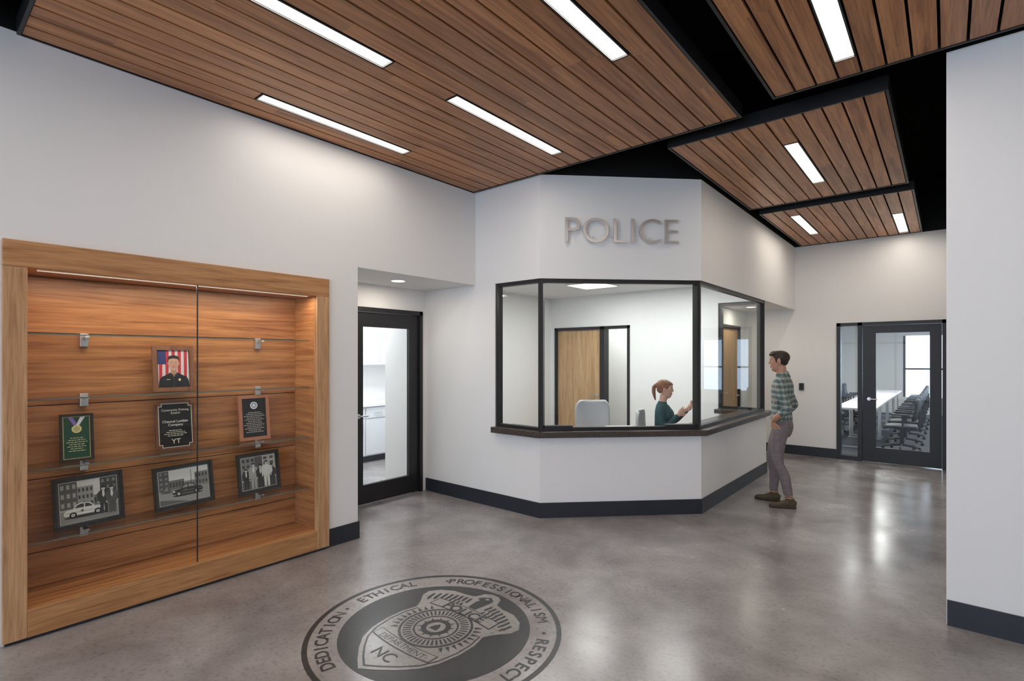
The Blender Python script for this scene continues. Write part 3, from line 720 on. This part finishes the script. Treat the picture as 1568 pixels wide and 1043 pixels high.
def d_p3(mb, w, h):
    x0, y0, x1, y1, z = bw_base(mb, w, h); W = x1-x0; HH = y1-y0
    R(mb, x0, y0, x1, y1, z, g_(.10)); bld(mb, x0, y0+HH*.45, x0+W*.4, y1, z+.0002, g_(.22), 3, 3, g_(.05)); bld(mb, x0+W*.62, y0+HH*.5, x1, y1, z+.0002, g_(.45), 2, 3, g_(.1))
    for i, (a, s, c, ht) in enumerate(((.12, .62, .03, 1), (.34, .78, .35, 0), (.54, .70, .03, 1), (.88, .66, .04, 1), (.72, .80, .6, 0))): pers(mb, x0+W*a, y0+.003, HH*s, z+.001+i*.0012, g_(c), ht)
item('framed_portrait', 1.349, SH[2], .27, .335, 0, d_portrait)
item('award_plaque', .79, SH[1], .176, .31, 0, d_green)
item('award_plaque', 1.36, SH[1], .255, .36, 0, d_black)
item('award_plaque', 1.935, SH[1], .245, .37, 0, d_copper)
item('framed_photograph', .86, SH[0], .375, .335, 1.5, d_p1)
item('framed_photograph', 1.425, SH[0], .40, .315, 2.0, d_p2)
item('framed_photograph', 1.975, SH[0], .345, .33, 1.5, d_p3)

# ------------------------------------------------------------------ office desk things
mb = MB(); mb.strip(PATH[1:3], -.125, -.45, .715, .745, 'white')
for p in ((-3.05, 4.75), (-2.35, 5.45)): mb.box((p[0]-.02, p[1]-.02, 0), (p[0]+.02, p[1]+.02, .715), 'alu')
mb.obj('office_desk')
mb = MB()
mb.T = Matrix.Translation((-2.72, 5.08, .893)) @ Matrix.Rotation(radians(45), 4, 'Z')
for k in range(4): mb.box((-.15+k*.01, -.1+k*.006, .0005+k*.002), (.15+k*.008, .11, .002+k*.002), 'paper')
mb.obj('paper_stack')

# ------------------------------------------------------------------ people
def crv(rings, spacing):
    out = []; n = len(rings)
    for i in range(n-1):
        p0 = rings[max(i-1, 0)]; p1 = rings[i]; p2 = rings[i+1]; p3 = rings[min(i+2, n-1)]
        L_ = (Vector(p2[:3])-Vector(p1[:3])).length; m = max(2, int(math.ceil(L_/spacing)))
        for k in range(m):
            t = k/m; q = []
            for d in range(5):
                a, b, c, e = p0[d], p1[d], p2[d], p3[d]
                q.append(.5*((2*b)+(-a+c)*t+(2*a-5*b+4*c-e)*t*t+(-a+3*b-3*c+e)*t*t*t))
            q[3] = max(q[3], .001); q[4] = max(q[4], .001); out.append(q)
    out.append(list(rings[-1])); return out
HL_M = [(-.15,-.056),(-.05,-.050),(-.024,-.030),(-.018,.02),(.010,.018),(.014,-.014),(.026,-.012),(.034,.028),(.050,.052),(.070,.063),(.15,.066)]
HL_W = [(-.15,-.055),(-.05,-.05),(-.024,-.02),(-.016,.02),(.012,.016),(.016,-.006),(.024,.0),(.036,.028),(.052,.050),(.072,.061),(.15,.064)]
def hairline(x, T):
    for (a, b), (c, d) in zip(T, T[1:]):
        if a <= x <= c: return b+(d-b)*(x-a)/(c-a)
    return T[-1][1]
class Body:
    def __init__(s): s.v = []; s.f = []; s.lab = []; s.T = Matrix.Identity(4)
    def loft(s, lab, rings, ref=(0, 1, 0), n=24, cap=(1, 1), sp=.007):
        rg = crv([tuple(r) if len(r) == 5 else tuple(r)+(r[3],) for r in rings], sp)
        def capr(r, t, k):
            res = []; h = min(r[3], r[4])*k
            for th in (25, 50, 70, 84):
                a = radians(th); c = Vector(r[:3])+t*h*sin(a); res.append([c.x, c.y, c.z, r[3]*cos(a), r[4]*cos(a)])
            return res
        t0 = (Vector(rg[0][:3])-Vector(rg[1][:3])).normalized(); t1 = (Vector(rg[-1][:3])-Vector(rg[-2][:3])).normalized()
        if cap[0]: rg = list(reversed(capr(rg[0], t0, cap[0])))+rg
        if cap[1]: rg = rg+capr(rg[-1], t1, cap[1])
        ref = Vector(ref); o = len(s.v); m = len(rg)
        for i, r in enumerate(rg):
            t = (Vector(rg[min(i+1, m-1)][:3])-Vector(rg[max(i-1, 0)][:3])).normalized()
            sd = (ref-t*ref.dot(t)).normalized(); nn = t.cross(sd); c = Vector(r[:3])
            for k in range(n):
                a = 2*pi*k/n; s.v.append(s.T @ (c+sd*r[3]*cos(a)+nn*r[4]*sin(a))); s.lab.append(lab)
        for i in range(m-1):
            for k in range(n):
                k2 = (k+1) % n; s.f.append((o+i*n+k, o+i*n+k2, o+(i+1)*n+k2, o+(i+1)*n+k))
        s.f.append(tuple(o+k for k in range(n-1, -1, -1))); s.f.append(tuple(o+(m-1)*n+k for k in range(n)))
    def ell(s, lab, c, r, rot=(0, 0, 0)):
        E = Matrix.Rotation(rot[2], 4, 'Z') @ Matrix.Rotation(rot[1], 4, 'Y') @ Matrix.Rotation(rot[0], 4, 'X')
        o = len(s.v); nu, nv = 28, 18; c = Vector(c)
        s.v.append(s.T @ (c+(E @ Vector((0, 0, r[2]))))); s.lab.append(lab)
        for i in range(1, nv):
            th = pi*i/nv
            for k in range(nu):
                a = 2*pi*k/nu; s.v.append(s.T @ (c+(E @ Vector((r[0]*sin(th)*cos(a), r[1]*sin(th)*sin(a), r[2]*cos(th)))))); s.lab.append(lab)
        s.v.append(s.T @ (c-(E @ Vector((0, 0, r[2]))))); s.lab.append(lab); last = len(s.v)-1
        for k in range(nu): s.f.append((o, o+1+k, o+1+(k+1) % nu)); s.f.append((last, last-nu+(k+1) % nu, last-nu+k))
        for i in range(nv-2):
            for k in range(nu):
                a = o+1+i*nu; s.f.append((a+k, a+nu+k, a+nu+(k+1) % nu, a+(k+1) % nu))
    def hand(s, W, d, n, side, curl=.35, sc=1.0, spread=.1):
        W = Vector(W); d = Vector(d).normalized(); n = Vector(n); n = (n-d*n.dot(d)).normalized(); sd = d.cross(n)*side
        def R5(p, a, b): return (p.x, p.y, p.z, a*sc, b*sc)
        s.loft('skin', [R5(W-d*.02*sc, .024, .019), R5(W+d*.02*sc, .028, .017), R5(W+d*.055*sc, .039, .015), R5(W+d*.088*sc, .040, .013)], ref=sd, cap=(0, .6), sp=.005)
        for off, ln, r in ((.030, .072, .0085), (.010, .082, .0088), (-.010, .076, .0086), (-.029, .060, .0078)):
            p = W+d*.082*sc+sd*off*sc; ang = curl*.7; dd = (d+sd*off*spread*30).normalized(); pts = [p]
            for k, fr in enumerate((.45, .3, .25)):
                u = dd*cos(ang)+n*sin(ang); pts.append(pts[-1]+u*ln*fr*sc); ang += curl
            s.loft('skin', [R5(q, r*(1-.09*i), r*(1-.09*i)) for i, q in enumerate(pts)], ref=sd, n=14, sp=.004)
        p = W+d*.022*sc+sd*.022*sc; u = (d*.65+sd*.75+n*.25).normalized(); pts = [p, p+u*.035*sc]
        u2 = (d*.9+sd*.35+n*.3).normalized(); pts += [pts[-1]+u2*.03*sc, pts[-1]+u2*.03*sc+(u2+n*.3).normalized()*.024*sc]
        s.loft('skin', [R5(q, r, r) for q, r in zip(pts, (.014, .0125, .0105, .0085))], ref=n, n=14, sp=.004)
    def head(s, C, yaw=0, pitch=0, fem=False):
        old = s.T; s.T = old @ Matrix.Translation(C) @ Matrix.Rotation(yaw, 4, 'Z') @ Matrix.Rotation(pitch, 4, 'Y')
        k = .93 if fem else 1.0; s.T = s.T @ Matrix.Diagonal((k, k, k, 1)); s.HT = s.T.inverted(); s.fem = fem
        s.ell('skin', (-.012, 0, .025), (.094, .073, .088))
        s.loft('skin', [(.006, 0, .055, .069, .080), (.010, 0, .02, .068, .080), (.012, 0, -.01, .066, .078), (.018, 0, -.04, .060, .071), (.028, 0, -.075, .050 if fem else .053, .057), (.040, 0, -.098, .034 if fem else .038, .044), (.046, 0, -.112, .018, .028)], cap=(0, .3))
        s.loft('skin', [(.080, 0, .022, .008, .008), (.087, 0, .004, .008, .009), (.0935, 0, -.014, .010, .010), (.0935, 0, -.025, .0135, .009)], cap=(.5, .5), sp=.004)
        s.loft('skin', [(.072, -.04, .024, .006, .006), (.084, 0, .026, .007, .007), (.072, .04, .024, .006, .006)], ref=(0, 0, 1), sp=.004)
        s.loft('lip', [(.076, -.022, -.055, .003, .003), (.0855, 0, -.052, .0045, .0045), (.076, .022, -.055, .003, .003)], ref=(0, 0, 1), sp=.004)
        s.loft('lip', [(.075, -.018, -.061, .003, .003), (.0845, 0, -.063, .0055, .005), (.075, .018, -.061, .003, .003)], ref=(0, 0, 1), sp=.004)
        for sg in (1, -1):
            s.ell('eye', (.069, sg*.032, .008), (.0125, .014, .007)); s.ell('iris', (.0775, sg*.0325, .008), (.0055, .0065, .0065))
            s.loft('brow', [(.084, sg*.015, .024, .004, .004), (.082, sg*.03, .028, .004, .004), (.072, sg*.046, .024, .0035, .0035)], ref=(0, 0, 1), sp=.004)
            s.ell('ear', (-.006, sg*.076, -.004), (.018, .009, .031), (0, .2, sg*-.35)); s.ell('skin', (.050, sg*.033, -.02), (.025, .02, .018))
        if not fem:
            s.ell('hair', (-.020, 0, .040), (.098, .080, .080)); s.ell('hair', (.012, 0, .084), (.083, .064, .034), (0, .1, 0)); s.ell('hair', (.05, -.01, .092), (.042, .050, .024), (0, .3, 0))
            s.ell('hair', (-.048, 0, -.002), (.052, .062, .054))
            for sg in (1, -1): s.loft('hair', [(.018, sg*.066, .04, .012, .012), (.012, sg*.0685, .01, .010, .009), (.012, sg*.067, -.012, .006, .006)], sp=.004)
        else:
            s.ell('hair', (-.022, 0, .040), (.103, .084, .086)); s.ell('hair', (.012, 0, .078), (.082, .068, .036), (0, .25, 0)); s.ell('hair', (-.045, 0, -.005), (.068, .072, .06))
            for sg in (1, -1): s.loft('hair', [(.045, sg*.058, .055, .016, .012), (.018, sg*.070, .035, .014, .012), (-.03, sg*.072, .02, .02, .012)], sp=.004)
            s.ell('hair', (-.118, 0, .045), (.026, .022, .026))
            s.loft('hair', [(-.115, 0, .045, .020, .020), (-.145, 0, .02, .026, .024), (-.148, .0, -.04, .028, .024), (-.135, 0, -.10, .022, .018), (-.12, 0, -.15, .010, .008)], sp=.006)
        s.T = old
    def build(s, name, mats, vox=.0035, sm=3):
        me = bpy.data.meshes.new('raw'); me.from_pydata([tuple(v) for v in s.v], [], s.f); me.update()
        o = bpy.data.objects.new('raw', me); COL.objects.link(o)
        r = o.modifiers.new('r', 'REMESH'); r.mode = 'VOXEL'; r.voxel_size = vox
        q = o.modifiers.new('s', 'SMOOTH'); q.factor = .5; q.iterations = sm
        bpy.context.view_layer.update()
        nm = bpy.data.meshes.new_from_object(o.evaluated_get(bpy.context.evaluated_depsgraph_get())); bpy.data.objects.remove(o)
        kd = kdtree.KDTree(len(s.v))
        for i, v in enumerate(s.v): kd.insert(v, i)
        kd.balance(); keys = list(mats); nm.materials.clear()
        for k in keys: nm.materials.append(mats[k])
        for p in nm.polygons:
            _, i, _ = kd.find(p.center); lb = s.lab[i]
            if lb in ('skin', 'hair'):
                q = s.HT @ p.center
                if q.z > -.075 and (q.x**2+q.y**2) < .125**2 and not (lb == 'hair' and q.x < -.108):
                    lb = 'hair' if q.z > hairline(q.x, HL_W if s.fem else HL_M)+.0025*sin(q.y*260)*sin(q.x*310) else 'skin'
            if lb == 'ear': lb = 'skin'
            p.material_index = keys.index(lb); p.use_smooth = True
        em = {}
        for p in nm.polygons:
            for e in p.edge_keys: em.setdefault(e, []).append(p.index)
        nb = [[] for _ in nm.polygons]
        for fl in em.values():
            for a_ in fl:
                for b_ in fl:
                    if a_ != b_: nb[a_].append(b_)
        lab = [p.material_index for p in nm.polygons]
        for _ in range(6):
            new = lab[:]
            for i_, ns in enumerate(nb):
                if len(ns) < 3: continue
                ls = [lab[j_] for j_ in ns]; top_ = max(set(ls), key=ls.count)
                if ls.count(top_) >= 3 or (ls.count(top_) == 2 and ls.count(lab[i_]) < 2): new[i_] = top_
            lab = new
        nm.polygons.foreach_set('material_index', lab)
        nm.name = name; ob = bpy.data.objects.new(name, nm); COL.objects.link(ob); return ob

# ---- man, facing local +X
B = Body()
B.loft('pants', [(0, 0, .80, .13, .095), (-.01, 0, .88, .152, .108), (0, 0, .97, .148, .098), (0, 0, 1.03, .142, .094)], cap=(.5, .3))
B.loft('shirt', [(0, 0, .950, .162, .110), (0, 0, 1.0, .160, .108), (0, 0, 1.08, .154, .102), (-.003, 0, 1.18, .166, .107), (-.008, 0, 1.28, .182, .113), (-.012, 0, 1.36, .184, .104), (-.012, 0, 1.415, .138, .080), (-.008, 0, 1.45, .074, .066)], cap=(.05, .2))
B.loft('shirt', [(-.02, 0, 1.42, .082, .076), (-.012, 0, 1.455, .070, .068), (-.004, 0, 1.482, .064, .066)], cap=(.1, .02))
B.loft('skin', [(-.01, 0, 1.40, .056, .056), (0, 0, 1.48, .053, .055), (.012, 0, 1.55, .052, .056)], cap=(.2, .2))
for sg, knee, ank in ((1, (.02, .105, .49), (-.09, .105, .10)), (-1, (.11, -.105, .49), (.10, -.115, .10))):
    h = (0, sg*.085, .86)
    mid = [(h[i]+knee[i])/2 for i in range(3)]; m2 = [(knee[i]*.6+ank[i]*.4) for i in range(3)]; m3 = [knee[i]*.12+ank[i]*.88 for i in range(3)]
    B.loft('pants', [(h[0], h[1], h[2], .086, .092), (mid[0]+.012, mid[1], mid[2]+.04, .073, .080), (knee[0], knee[1], knee[2], .054, .058), (m2[0]-.018, m2[1], m2[2], .052, .056), (m3[0]-.003, m3[1], m3[2], .043, .046), (m3[0], m3[1], m3[2]-.012, .045, .048)], cap=(.3, .08))
    B.loft('skin', [(m3[0], m3[1], m3[2]+.03, .034, .036), (ank[0], ank[1], ank[2]-.03, .033, .036)], cap=(.2, .2))
    yw = {1: .35, -1: -.05}[sg]
    old = B.T; B.T = Matrix.Translation((ank[0], ank[1], 0)) @ Matrix.Rotation(yw, 4, 'Z')
    B.loft('shoe', [(-.055, 0, .050, .032, .036), (-.02, 0, .056, .036, .046), (.03, 0, .052, .038, .040), (.09, 0, .038, .045, .026), (.15, 0, .032, .044, .020), (.185, 0, .028, .032, .014)], ref=(0, 1, 0), cap=(.6, .7))
    B.loft('shoe', [(-.005, 0, .06, .040, .044), (-.005, 0, .105, .041, .045)], cap=(.2, .05))
    B.loft('sole', [(-.06, 0, .013, .033, .013), (0, 0, .013, .036, .013), (.09, 0, .013, .047, .013), (.15, 0, .013, .046, .013), (.19, 0, .013, .033, .013)], ref=(0, 1, 0), cap=(1, 1))
    B.T = old
for sg in (1, -1):   # both hands tucked in front pockets
    B.loft('shirt', [(-.012, sg*.115, 1.385, .062, .066), (-.012, sg*.190, 1.362, .062, .060), (-.03, sg*.228, 1.27, .052, .054), (-.075, sg*.256, 1.15, .049, .049), (-.088, sg*.262, 1.105, .047, .047), (-.045, sg*.255, 1.055, .044, .044), (-.030, sg*.251, 1.04, .046, .046)], ref=(1, 0, 0), cap=(.3, .1))
    B.loft('skin', [(-.085, sg*.258, 1.11, .037, .037), (-.035, sg*.25, 1.045, .038, .036), (.02, sg*.215, .995, .032, .030), (.055, sg*.178, .955, .026, .022)], ref=(1, 0, 0), cap=(.3, .2))
    B.hand((.058, sg*.170, .95), (.02, -sg*.42, -.90), (-.55, -sg*.75, .1), sg, curl=.2, sc=.95)
B.head((.030, 0, 1.612), yaw=.12, pitch=.05)
skin1 = plain('skin_tan', (.45, .235, .155), .5, noise=.06, nscale=20)
hair1 = plain('hair_dark', (.022, .012, .008), .6, noise=.5, nscale=120)
man = B.build('standing_man', {'skin': skin1, 'shirt': plaid('plaid_shirt'), 'pants': plain('trousers_grey', (.17, .14, .145), .85, noise=.15, nscale=25),
    'shoe': plain('shoe_suede', (.075, .055, .03), .8, noise=.2, nscale=60), 'sole': plain('shoe_sole', (.05, .035, .025), .7), 'hair': hair1,
    'brow': plain('brow_dark', (.09, .045, .03), .6), 'eye': plain('eye_white', (.6, .56, .54), .3), 'iris': plain('iris', (.02, .012, .01), .2), 'lip': plain('lip', (.36, .15, .12), .5)})
man.location = (-1.43, 6.44, 0); man.rotation_euler = (0, 0, pi+.08)

# ---- woman seated, facing local +X
B = Body()
B.loft('pants', [(-.02, 0, .535, .165, .115), (-.01, 0, .60, .16, .115), (0, 0, .68, .135, .095)], cap=(.4, .3))
B.loft('top', [(-.005, 0, .60, .158, .118), (0, 0, .68, .137, .104), (.002, 0, .75, .127, .096), (.008, 0, .85, .137, .102), (.022, 0, .93, .148, .118), (.006, 0, 1.0, .150, .098), (-.004, 0, 1.055, .118, .074), (-.004, 0, 1.085, .064, .055)], cap=(.1, .2))
B.loft('top', [(-.004, 0, 1.07, .066, .060), (.001, 0, 1.105, .0495, .051)], cap=(.1, .02))
B.loft('skin', [(-.004, 0, 1.05, .045, .045), (.004, 0, 1.11, .041, .044), (.018, 0, 1.18, .043, .048)], cap=(.2, .2))
for sg in (1, -1):
    B.loft('pants', [(0, sg*.085, .555, .082, .078), (.18, sg*.09, .555, .075, .070), (.35, sg*.095, .55, .056, .056), (.395, sg*.095, .50, .054, .054), (.36, sg*.095, .36, .05, .052), (.30, sg*.095, .16, .038, .04), (.29, sg*.095, .12, .038, .04)], cap=(.3, .1))
    B.loft('skin', [(.30, sg*.095, .18, .03, .03), (.29, sg*.095, .07, .03, .03)])
    B.loft('shoe', [(.24, sg*.095, .038, .028, .032), (.29, sg*.095, .044, .033, .038), (.36, sg*.095, .03, .04, .025), (.43, sg*.095, .022, .03, .016)], cap=(.6, .8)); B.loft('shoe', [(.24, sg*.095, .011, .03, .011), (.35, sg*.095, .011, .041, .011), (.44, sg*.095, .011, .03, .011)])
B.loft('top', [(0, -.10, 1.03, .05, .06), (0, -.155, 1.012, .052, .054), (.005, -.185, .93, .044, .046), (.03, -.20, .86, .040, .041), (.06, -.195, .835, .038, .038), (.12, -.17, .875, .035, .035), (.19, -.135, .955, .029, .028)], ref=(1, 0, 0), cap=(.3, .1))
B.hand((.195, -.133, .96), (.65, .2, .7), (-.3, .9, -.1), -1, curl=.45, sc=.9)
B.loft('top', [(0, .10, 1.03, .05, .06), (0, .155, 1.012, .052, .054), (.03, .19, .93, .044, .046), (.08, .21, .88, .040, .041), (.12, .20, .86, .038, .038), (.20, .16, .93, .034, .033), (.27, .11, 1.0, .028, .027)], ref=(1, 0, 0), cap=(.3, .1))
B.hand((.272, .11, 1.003), (.6, -.15, .75), (-.4, -.6, .5), 1, curl=.3, sc=.9)
B.head((.035, 0, 1.258), yaw=0.05, pitch=.06, fem=True)
skin2 = plain('skin_fair', (.62, .36, .27), .5, noise=.05, nscale=20); hair2 = plain('hair_auburn', (.23, .095, .048), .55, noise=.4, nscale=120)
wom = B.build('seated_woman', {'skin': skin2, 'top': plain('teal_knit', (.02, .07, .085), .85, noise=.2, nscale=80), 'pants': plain('dark_trousers', (.03, .03, .04), .85),
    'shoe': plain('black_shoe', (.015, .015, .015), .4), 'hair': hair2, 'brow': hair2, 'eye': plain('eye_white_2', (.7, .66, .64), .3), 'iris': plain('iris_2', (.03, .02, .015), .2), 'lip': plain('lip_2', (.5, .18, .15), .5)})
wa = .28
wom.location = (-2.66, 6.04, .012); wom.rotation_euler = (0, 0, wa)
office_chair('office_chair', (-2.71, 6.025, 0), wa, 'greyfab', 'alu', arms=False, top=1.0)

# ------------------------------------------------------------------ world + camera
w = bpy.data.worlds.new('sky'); scene.world = w; w.use_nodes = True
bg = w.node_tree.nodes['Background']; bg.inputs[0].default_value = (.70, .81, 1, 1); bg.inputs[1].default_value = 4.4
cam = bpy.data.cameras.new('camera'); co = bpy.data.objects.new('camera', cam); COL.objects.link(co)
co.location = (0, 0, 1.65); co.rotation_euler = (radians(90), 0, radians(39.9)); cam.lens = 797/1568*36; cam.shift_y = 26.5/1568; cam.clip_start = .05
scene.camera = co
scene.view_settings.view_transform = 'Standard'
scene.view_settings.exposure = 0
